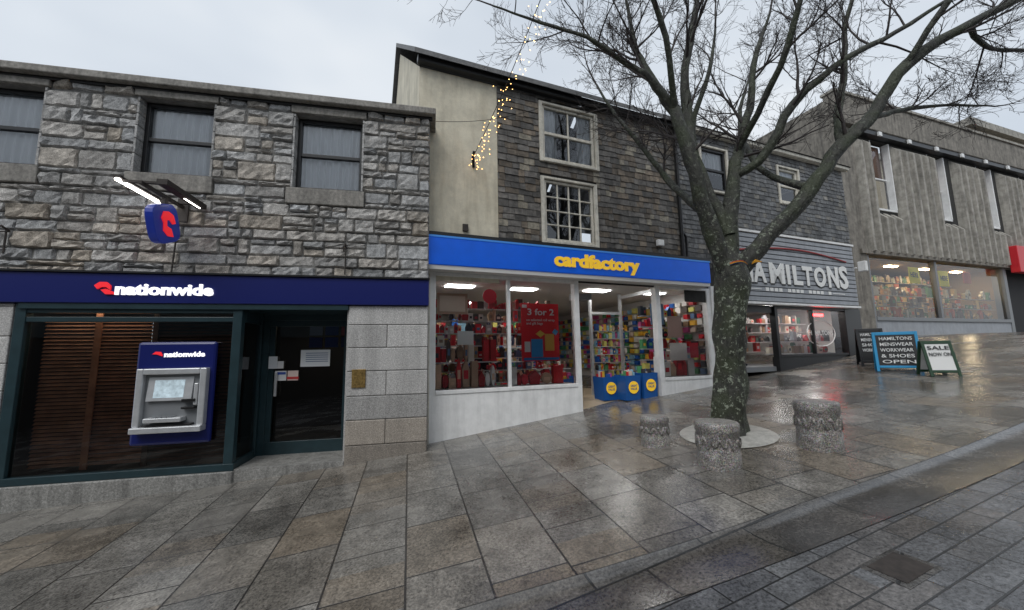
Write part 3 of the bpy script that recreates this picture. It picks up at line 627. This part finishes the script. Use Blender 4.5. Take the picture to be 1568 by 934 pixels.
# ---------------------------------------------------------------- fluted concrete building
PD=(12.95,14,0);con=emp("fluted_concrete_building",PD,19)
W=[(1.45,2.6),(5.25,6.4),(9.05,10.2),(12.85,14.0),(16.65,17.8)]
ops=[(a,b,6.9,9.75) for a,b in W]
w=MB();wall(w,.2,22,5.15,9.8,ops,y=0,dep=.25);w.build("upper_wall",con,M['dbase']);w=MB();w.quad((-.8,0,1),(-.8,9,1),(-.8,9,11),(-.8,0,11));w.build("side_wall",con,M['concrete'])
f=MB();x=.32
while x<21.8:
    inw=[1 for a,b in W if a-.12<x+.09<b+.12]
    top=6.75 if inw else 9.7
    f.add([(x,-.0,5.0),(x+.26,-.0,5.0),(x+.19,-.28,5.1),(x+.07,-.28,5.1),(x,0,top),(x+.26,0,top),(x+.19,-.28,top-.3),(x+.07,-.28,top-.3)],[(0,3,2,1),(3,7,6,2),(0,4,7,3),(2,6,5,1),(4,5,6,7)])
    x+=.47
f.build("concrete_flutes",con,M['fin'],.01)
bx("corner_pilaster",con,M['concrete'],-.85,.2,-.12,.3,1.2,11.0,.02);bx("parapet",con,M['concrete'],-.86,22,-.30,.1,9.98,11.15,.03);bx("eaves_band",con,M['black'],.2,22,-.26,.0,9.80,9.975);bx("coping",con,M['fin'],-.9,22,-.36,.15,11.153,11.25)
a=MB()
for x in [1.5+1.9*k for k in range(11)]: a.box(x,x+.2,-.33,-.27,9.78,9.94)
a.build("eaves_lamps",con,M['white'])
f=MB();g=MB();bd=MB()
for a,b in W:
    f.box(a,a+.05,-.02,.2,6.92,9.74);f.box(b-.06,b,-.06,.2,6.92,9.74);f.box(a+.06,b-.1,.1,.2,8.2,8.26);f.box(a,b,-.05,.25,6.84,6.92)
    g.quad((a,.16,6.92),(b,.16,6.92),(b,.16,9.75),(a,.16,9.75));bd.box(a,b,.30,.32,8.3,9.75);bd.box(a,b,1,1.02,6.9,9.8,m=1)
f.build("window_frames",con,M['white'],.01);g.build("window_glass",con,M['wglass']);bd.build("window_blinds",con,[M['blind'],M['dark']])
f=MB();f.box(.2,.35,-.08,.3,1.5,4.98);f.box(4.45,4.6,-.08,.1,2.66,4.98);f.box(9.65,9.9,-.08,.3,1.5,4.98);f.box(.35,9.65,-.1,.15,2.52,2.658);f.build("shopfront_frames",con,M['grey'],.01)
bx("stall_riser",con,M['board'],.2,9.9,-.05,.3,1.3,2.518);bx("canopy_slab",con,M['concrete'],-.2,22,-.2,.3,4.985,5.15)
g=MB();g.quad((.35,.02,2.66),(4.45,.02,2.66),(4.45,.02,4.98),(.35,.02,4.98));g.quad((4.6,.02,2.66),(9.65,.02,2.66),(9.65,.02,4.98),(4.6,.02,4.98));g.build("shopfront_glass",con,M['glass'])
i_=MB();i_.box(.2,9.8,5,5.05,1.8,5.1);i_.box(.15,.2,.2,5,1.8,5.1);i_.box(9.8,9.85,.31,5,1.8,5.1);i_.box(.2,9.8,.31,5,2.3,2.4);i_.box(.2,9.8,.31,5,4.95,5.1);i_.build("shop_interior_walls",con,mat("warm_wall",(.34,.25,.16),.7,0,3,0))
WM=[(.5,.3,.15),(.6,.5,.35),(.2,.2,.2),(.6,.15,.08),(.55,.55,.5),(.1,.25,.12),(.7,.5,.2),(.15,.1,.07)]
goods(con,"window_stock",.4,4.4,.3,.45,2.7,4.0,3,WM,(.12,.35),.9,(.3,1));goods(con,"window_stock",4.7,9.6,.3,.45,2.7,4.0,3,WM,(.12,.35),.9,(.3,1));goods(con,"shelves",.4,9.6,1.6,1.8,2.7,4.85,5,WM,(.1,.35),.9)
po=MB();po.box(3.0,3.7,.08,.09,4.05,4.7,c=(.85,.8,.03));po.box(5.0,5.7,.08,.09,4.0,4.65,c=(.85,.8,.03));po.box(6.8,7.4,.08,.09,4.2,4.7,c=(.5,.12,.08));po.build("window_posters",con,M['items'])
text("poster_text",con,"HERE",3.08,.07,4.3,.5,.2,M['black'],.02,.001);text("poster_text",con,"HERE",5.1,.07,4.25,.5,.2,M['black'],.02,.001)
lp=MB()
for x in (1.2,3.6,6.0,8.4): lp.box(x-.3,x+.3,.8,1.0,4.92,4.94)
lp.build("ceiling_lights",con,mat("warm_light",(1,.8,.5),.5,0,3,0,emit=38))
bx("red_shop_fascia",con,M['red'],9.95,22,-.5,-.21,4.75,5.95,.02);bx("dark_shopfront",con,M['dark'],9.95,22,.1,.4,1.5,4.98)
far=emp("beige_office_building",PD,19);bx("walls",far,M['beige'],20.5,44,4,14,0,16.2);bx("roof_edge",far,M['fin'],20.2,44,3.7,14,16.2,16.7);bx("roof_hut",far,M['beige'],25,32,5,10,16.7,18.2)
op=emp("unseen_opposite_terrace",(0,-8,0),15)  # unseen row behind the camera, added to darken reflections in the windows
opm=mat("dark_granite_front",(.13,.12,.11),.8,0,2,0)
mb=MB();wall(mb,-30,34,-3,7.5,[(-28+3*k,-26.8+3*k,4.2,6) for k in range(20)],y=0,dep=-.2)
mb.build("walls",op,opm)
mb=MB();mb.box(-30,34,-1,-.3,-3,7.4);mb.build("rooms",op,M['dark']);bx("roof",op,M['roof'],-30,34,-5,.3,7.5,7.9);bx("shop_fascia",op,M['dgreen'],-30,34,.01,.2,2.6,3.3);bx("shopfronts",op,M['dark'],-30,34,.01,.05,-3,2.598)
# ---------------------------------------------------------------- tree
tree=emp("bare_tree",(3.0,5.57,0))
O=Vector((3.0,5.57,0))
tr=MB();tw=MB()
def sm(pts,rad,sub=4):
    P=[Vector(p) for p in pts];o=[];r=[]
    for i in range(len(P)-1):
        a=P[max(i-1,0)];b=P[i];c=P[i+1];d=P[min(i+2,len(P)-1)]
        for k in range(sub):
            t=k/sub;o.append(.5*((2*b)+(-a+c)*t+(2*a-5*b+4*c-d)*t*t+(-a+3*b-3*c+d)*t**3));r.append(rad[i]+(rad[i+1]-rad[i])*t)
    o.append(P[-1]);r.append(rad[-1]);return o,r
def rv():
    return Vector((R.gauss(0,1),R.gauss(0,1),R.gauss(0,1))).normalized()
def twig(p,d,l,r,lev):
    n=5 if lev<3 else 3;pts=[p];rad=[r];q=p.copy();dd=d.copy();st=l/n
    for i in range(n):
        dd=(dd+rv()*.17+Vector((0,0,.05))).normalized();q=q+dd*st;pts.append(q.copy());rad.append(max(r*(1-(i+1)/n*.75),.0024))
    tw.tube([x-O for x in pts],rad,5 if lev==1 else (4 if lev==2 else 3))
    if lev>=4: return
    cnt={1:R.randint(7,9),2:R.randint(4,6),3:R.randint(2,3)}[lev]
    for c in range(cnt):
        t=R.uniform(.2,1);k=min(int(t*n),n-1);f=t*n-k;b=pts[k].lerp(pts[k+1],f)
        ax=(pts[k+1]-pts[k]).normalized();s=(ax*R.uniform(.7,1.2)+rv()*.75);s=s.normalized()
        twig(b,s,l*R.uniform(.38,.62),max(rad[k]*.55,.003),lev+1)
def limb(pts,rad,dens=2.5,start=.3,sl=1.15):
    P=[(x,5.57+dy,z) for x,dy,z in pts];o,r=sm(P,rad)
    o=[q+rv()*min(.02,r_*.25) for q,r_ in zip(o,r)]
    tr.tube([q-O for q in o],r,10,jit=.25)
    n=len(o);s0=int(n*start)
    for i in range(s0,n-1):
        seg=(o[i+1]-o[i]);c=seg.length*dens
        while c>0:
            if c>=1 or R.random()<c:
                ax=seg.normalized();d=(ax*.75+rv()*.8+Vector((0,0,.15))).normalized()
                twig(o[i].lerp(o[i+1],R.random()),d,sl*R.uniform(.6,1.25),max(min(r[i]*.45,.028),.010),1)
            c-=1
    twig(o[-1],(o[-1]-o[-2]).normalized(),sl,r[-1],1)
tp=[(2.98,0,.25),(3.01,0,.48),(3.05,0,.9),(3.11,0,1.5),(3.18,0,2.2),(3.22,0,2.6),(3.25,0,2.95)]
o,r=sm([(x,5.57+d,z) for x,d,z in tp],[.32,.25,.215,.20,.205,.235,.20],6)
tr.tube([q-O for q in o],r,20,jit=.35)
limb([(3.20,0,2.6),(2.87,-.1,3.58),(2.66,-.2,4.36),(2.53,-.2,5.0),(2.34,-.1,5.5),(2.14,0,6.05),(2.05,.1,6.6),(1.95,.1,7.4)],[.15,.115,.10,.09,.07,.05,.035,.02])
limb([(2.45,-.2,5.2),(2.1,-.3,5.62),(1.76,-.3,5.85),(1.17,-.4,6.2),(.5,-.4,6.45),(-.2,-.5,6.65)],[.06,.045,.035,.028,.02,.012],3.2,.2,1.0)
limb([(2.68,-.2,4.3),(2.80,.1,4.9),(2.87,.2,5.47),(2.95,.3,6.25),(3.18,.3,7.18),(3.35,.3,8.1)],[.095,.09,.08,.065,.05,.025])
limb([(3.22,.05,2.6),(3.39,.2,3.57),(3.58,.3,4.4),(3.84,.4,5.03),(4.12,.5,5.8),(4.31,.6,6.6),(4.67,.6,7.5)],[.15,.12,.095,.075,.055,.04,.02])
limb([(3.33,.1,3.3),(3.18,.4,4.3),(3.12,.6,5.3),(3.56,.7,6.48),(3.8,.8,7.4)],[.08,.065,.05,.035,.02])
limb([(3.24,0,2.65),(3.77,-.1,3.22),(4.37,-.2,3.87),(4.81,-.3,4.48),(5.36,-.3,5.0),(5.85,-.4,5.7),(6.76,-.5,6.25),(7.55,-.6,6.6),(8.35,-.6,7.1),(9.2,-.6,7.5)],[.14,.115,.10,.095,.09,.08,.06,.05,.035,.02])
limb([(3.56,.3,4.3),(4.0,.1,4.6),(4.43,0,5.36),(5.28,-.1,6.05),(6.06,-.1,6.45),(6.98,-.2,7.0)],[.07,.065,.06,.045,.035,.02])
limb([(4.83,-.3,4.5),(5.0,-.1,5.1),(5.38,.1,6.0),(5.6,.2,6.9),(5.95,.2,7.8)],[.06,.055,.045,.035,.02])
limb([(5.30,-.3,4.95),(5.8,0,5.15),(6.32,.2,5.35),(7.18,.4,5.55),(8.06,.5,5.6)],[.045,.04,.035,.025,.014],3.0,.3,.9)
limb([(4.4,-.2,3.9),(4.2,.5,4.5),(4.25,1.0,5.3),(4.5,1.4,6.2),(4.9,1.7,7.0)],[.06,.05,.045,.035,.02])
limb([(2.87,-.1,3.55),(2.75,.6,4.3),(2.5,1.1,5.2),(2.1,1.5,6.2),(1.8,1.7,7.0)],[.06,.055,.045,.03,.02])
limb([(3.7,.3,4.8),(3.9,-.5,5.6),(4.0,-1.0,6.5),(4.1,-1.3,7.3)],[.05,.045,.03,.018])
limb([(2.5,-.2,5.1),(2.2,-.7,5.9),(1.8,-1.0,6.6),(1.4,-1.2,7.2)],[.05,.04,.03,.018])
limb([(6.7,-.5,6.2),(7.3,-.2,6.1),(8.1,0,6.2),(9,.1,6.2)],[.04,.03,.022,.012],3,.2,.9)
limb([(5.8,-.4,5.65),(6.2,-.9,6.5),(6.9,-1.2,7.3)],[.045,.035,.02])
tr.build("trunk_and_limbs",tree,M['bark'],smooth=True);tw.build("branches_and_twigs",tree,M['twig'],smooth=True)
rb=MB()
for c,z,rr in (((.5,.05,.02),2.80,.232),((.6,.35,.03),2.788,.234),((.02,.04,.15),2.776,.232)):
    rb.tube([(.2+math.cos(-2.0+i*.2)*rr*1.02,math.sin(-2.0+i*.2)*rr,z+.03*math.sin(i*.5)) for i in range(11)],.007,5,c=c)
rb.tube([(.42,-.12,2.8),(.50,-.16,2.84),(.60,-.14,2.83)],[.022,.025,.008],5,c=(.75,.35,.03));rb.build("coloured_ribbon",tree,M['items'])
d=MB();n=48;cx_,cy_=2.93,5.50
rings=[.60,.56,.30]
for r_ in rings:
    for i in range(n):
        x=cx_+r_*math.cos(6.2832*i/n);y=cy_+r_*math.sin(6.2832*i/n);d.v.append((x,y,gz(x,y)+(.008 if r_==.60 else .02)))
for k in range(2):
    for i in range(n): d.f.append((k*n+i,k*n+(i+1)%n,(k+1)*n+(i+1)%n,(k+1)*n+i));d.m.append(0);d.c.append((1,1,1))
d.f.append(tuple(2*n+i for i in range(n)));d.m.append(0);d.c.append((1,1,1))
d.build("tree_surround_ring",None,M['disc'],smooth=True)
def bollard(x,y,h,r=.215):
    e=emp("concrete_bollard",(x,y,gz(x,y)))
    b=MB();n=40;prof=[(r*.985,-.15),(r*.985,h*.30),(r*.955,h*.33),(r*.955,h*.76),(r,h*.79),(r,h-.02),(r-.015,h-.003),(r-.03,h),(.0001,h+.004)]
    for rr,z in prof:
        for i in range(n):
            t=6.2832*i/n;q=rr*(1+.012*noise.noise(Vector((math.cos(t)*2,math.sin(t)*2,z*8))));b.v.append((q*math.cos(t),q*math.sin(t),z))
    for k in range(len(prof)-1):
        for i in range(n): b.f.append((k*n+i,k*n+(i+1)%n,(k+1)*n+(i+1)%n,(k+1)*n+i));b.m.append(0);b.c.append((1,1,1))
    b.build("drum",e,M['agg'],smooth=True)
    s=MB()
    for i in range(11):
        t0=6.2832*i/11;ph=R.uniform(0,6);am=R.uniform(.07,.14)
        pts=[((r*.955)*math.cos(t0+u*.5/8),(r*.955)*math.sin(t0+u*.5/8),h*.55+h*am*math.sin(u*.9+ph)) for u in range(9)]
        s.tube(pts,.016,6)
    s.build("raised_relief",e,M['agg'],smooth=True)
bollard(1.90,5.38,.38,.185);bollard(2.30,4.52,.47,.23);bollard(3.62,4.74,.53,.23)
def aboard(x,y,w,h,rot,fm,lines,wl=M['wlet'],pm=M['black']):
    z=gz(x,y)-.02;e=emp("pavement_sign_board",(x,y,z),rot)
    for sg in (-1,1):
        b=MB();b.box(-w/2,-w/2+.05,-.015,.015,0,h);b.box(w/2-.05,w/2,-.015,.015,0,h);b.box(-w/2+.05,w/2-.05,-.015,.015,h-.07,h);b.box(-w/2+.05,w/2-.05,-.015,.015,.08,.13)
        b.build("frame",e,fm,.006,loc=(0,sg*.22,0),rot=(sg*math.atan(.2/h),0,0))
        b=MB();b.box(-w/2+.05,w/2-.05,-.006,.006,.13,h-.07);b.build("panel",e,pm,loc=(0,sg*.22,0),rot=(sg*math.atan(.2/h),0,0))
    yy=-.22;a=-math.atan(.2/h)
    for i,l in enumerate(lines):
        zz=h-.2-i*.125
        text("chalk_text",e,l,-w*.36,yy+zz*.2/h-.022,zz,w*.72,.075,wl,.01,.001,rot=(math.pi/2+a,0,0))
aboard(8.70,9.45,.50,.92,-30,M['black'],["HAMILTONS","MENSWEAR","SHOES","WORKWEAR"])
aboard(8.42,8.55,.72,.88,-38,M['cblue'],["HAMILTONS","MENSWEAR","WORKWEAR","& SHOES","OPEN"])
aboard(8.38,7.72,.46,.72,-20,mat("green_board_frame",(.02,.06,.03),.5,0,5,0),["SALE","NOW ON"],M['black'],M['wlet'])
dc=MB();zc=gz(2.42,2.62)
e=emp("drain_cover",(2.42,2.62,zc-.004),21)
dc.box(-.19,.19,-.13,.13,-.01,.004,m=0);dc.box(-.15,.15,-.10,.10,.004,.008,m=1);dc.build("cover_plate",e,[M['chan'],M['iron']],.002,rot=(0,-math.atan(.1),0))
# fairy lights
fl=emp("fairy_lights",(0,0,0))
A=Vector((*CL(.80,-.10),5.28));B=Vector((.62,3.2,5.65));Cc=Vector((1.6,0.5,7.2))
ca=MB();bu=MB()
pts=[]
for i in range(41):
    t=i/40;p=A.lerp(B,t);p.z+=-.35*math.sin(math.pi*t)*.3;pts.append(p)
ca.tube(pts,.006,4);ca.tube([A+Vector((0,.1,-.15)),A+Vector((0,0,.0)),A+Vector((.03,-.05,.1))],.03,6);ca.tube([B,Cc],.006,4)
for i in range(1,41):
    p=pts[i]
    for k in range(R.randint(1,5)):
        q=p+Vector((R.gauss(0,.06),R.gauss(0,.03),-R.uniform(0,.36)*(1-.3*i/40)))
        r_=.0085*(.6+.4*(1-i/41))
        bu.add([tuple(q+Vector(v)*r_) for v in ((1,0,0),(-1,0,0),(0,1,0),(0,-1,0),(0,0,1),(0,0,-1))],[(0,2,4),(2,1,4),(1,3,4),(3,0,4),(2,0,5),(1,2,5),(3,1,5),(0,3,5)])
ca.build("cable",fl,M['black']);bu.build("bulbs",fl,M['bulb'])
cb=emp("overhead_cable",(0,0,0));c_=MB();p0=Vector((*CL(-.15,-.2),5.75));p1=Vector((*CL(2.2,-.1),6.6));c_.tube([p0.lerp(p1,i/10)-Vector((0,0,.12*math.sin(math.pi*i/10))) for i in range(11)],.006,4);c_.build("cable",cb,M['black'])
# ---------------------------------------------------------------- people
def person(P,rot,h,cloth):
    e=emp("standing_person",P,rot)
    s=h/1.75
    V=[(0,0,.95,.15),(0,0,1.15,.14),(0,0,1.35,.16),(0,0,1.48,.09),(0,0,1.56,.055),
       (.10,0,.88,.10),(.11,-.02,.50,.07),(.12,0,.10,.045),(.13,-.12,.04,.035),(-.10,0,.88,.10),(-.12,.02,.50,.07),(-.13,.04,.10,.045),(-.14,-.08,.04,.035),
       (.19,0,1.42,.065),(.25,.02,1.15,.05),(.24,-.10,.90,.04),(-.19,0,1.42,.065),(-.25,.02,1.15,.05),(-.23,-.12,.92,.04)]
    Ed=[(0,1),(1,2),(2,3),(3,4),(0,5),(5,6),(6,7),(7,8),(0,9),(9,10),(10,11),(11,12),(2,13),(13,14),(14,15),(2,16),(16,17),(17,18)]
    me=bpy.data.meshes.new("body");me.from_pydata([(a*s,b*s,c*s) for a,b,c,_ in V],Ed,[])
    me.materials.append(cloth);o=bpy.data.objects.new("body",me);COL.objects.link(o);o.parent=e
    md=o.modifiers.new("s",'SKIN')
    if len(me.skin_vertices):
        for i,v in enumerate(V): me.skin_vertices[0].data[i].radius=(v[3]*s,v[3]*s*.8)
        me.skin_vertices[0].data[0].use_root=True
    md.use_smooth_shade=True;sb=o.modifiers.new("ss",'SUBSURF');sb.render_levels=2
    hd=MB();n=16
    def ell(mb,c,r,m=0):
        k=len(mb.v);
        for j in range(11):
            ph=math.pi*j/10
            for i in range(n):
                th=6.2832*i/n;mb.v.append((c[0]+r[0]*math.sin(ph)*math.cos(th),c[1]+r[1]*math.sin(ph)*math.sin(th),c[2]+r[2]*math.cos(ph)))
        for j in range(10):
            for i in range(n): mb.f.append([k+j*n+i,k+(j+1)*n+i,k+(j+1)*n+(i+1)%n,k+j*n+(i+1)%n]);mb.m.append(m);mb.c.append((1,1,1))
    z=1.65*s
    ell(hd,(0,-.01,z),(.075*s,.095*s,.115*s));ell(hd,(0,.02,z+.03*s),(.085*s,.098*s,.105*s),1);ell(hd,(0,-.105*s,z-.01),(.013,.02,.02));ell(hd,(.03*s,-.09*s,z+.01),(.012,.01,.008),1);ell(hd,(-.03*s,-.09*s,z+.01),(.012,.01,.008),1);ell(hd,(.08*s,0,z),(.012,.02,.03));ell(hd,(-.08*s,0,z),(.012,.02,.03));ell(hd,(0,-.09*s,z-.055*s),(.025,.01,.006),1)
    for sg in (-1,1):
        hx=.235*sg*s;ell(hd,(hx,-.12*s,.87*s),(.02,.035,.045))
        for f_ in range(4): hd.tube([(hx,-.10*s-.018*f_,.84*s),(hx,-.105*s-.018*f_,.80*s),(hx-.01*sg,-.115*s-.018*f_,.77*s+.005*f_)],[.009,.008,.006],6)
        hd.tube([(hx,-.15*s,.87*s),(hx-.01*sg,-.175*s,.84*s)],[.01,.008],6)
    hd.build("head_and_hands",e,[M['skin'],M['hair']],smooth=True)
person((*CL(8.15,.45),1.12),30,1.72,M['cloth']);person((*CL(1.35,1.2),.5),200,1.65,M['cloth'])
# ---------------------------------------------------------------- camera, light, sky
p=math.radians(7);r=math.radians(1)
fw=Vector((0,math.cos(p),math.sin(p)));u0=Vector((0,-math.sin(p),math.cos(p)));r0=Vector((1,0,0))
rt=r0*math.cos(r)-u0*math.sin(r);up=u0*math.cos(r)+r0*math.sin(r)
cam=bpy.data.cameras.new("camera");cam.sensor_width=36;cam.lens=590/1568*36;cam.clip_start=.05;cam.clip_end=2000
co=bpy.data.objects.new("camera",cam);m4=Matrix((rt,up,-fw)).transposed().to_4x4();m4.translation=(0,0,1.6);co.matrix_world=m4;COL.objects.link(co);S.camera=co
su=bpy.data.lights.new("sun",'SUN');su.energy=1.5;su.angle=math.radians(30);su.color=(1,.985,.96)
so=bpy.data.objects.new("sun",su);so.rotation_euler=Vector((.25,.75,-1)).to_track_quat('-Z','Y').to_euler();COL.objects.link(so)
wd_=bpy.data.worlds.new("World");S.world=wd_;wd_.use_nodes=True;nt=wd_.node_tree;bg=nt.nodes["Background"];out=nt.nodes["World Output"]
sky=N(nt,"ShaderNodeTexSky",sky_type='NISHITA');sky.sun_disc=False;sky.sun_elevation=math.radians(50);sky.sun_rotation=math.radians(198)
L(nt,sky.outputs[0],bg.inputs[0]);bg.inputs[1].default_value=.1
tc=N(nt,"ShaderNodeTexCoord");mp=N(nt,"ShaderNodeMapping");mp.inputs["Scale"].default_value=(1,1,2.2);L(nt,tc.outputs["Generated"],mp.inputs[0])
nn=nz(nt,mp.outputs[0],1.6,3,.55);cr=ramp(nt,nn,[(.3,(.62,.69,.78)),(.55,(.77,.83,.90)),(.72,(.90,.94,.98))])
b2=N(nt,"ShaderNodeBackground");L(nt,cr,b2.inputs[0]);b2.inputs[1].default_value=1.0
mx=N(nt,"ShaderNodeMixShader");mx.inputs[0].default_value=.92;L(nt,bg.outputs[0],mx.inputs[1]);L(nt,b2.outputs[0],mx.inputs[2]);L(nt,mx.outputs[0],out.inputs[0])
S.view_settings.view_transform='Standard';S.view_settings.look='None';S.view_settings.exposure=0
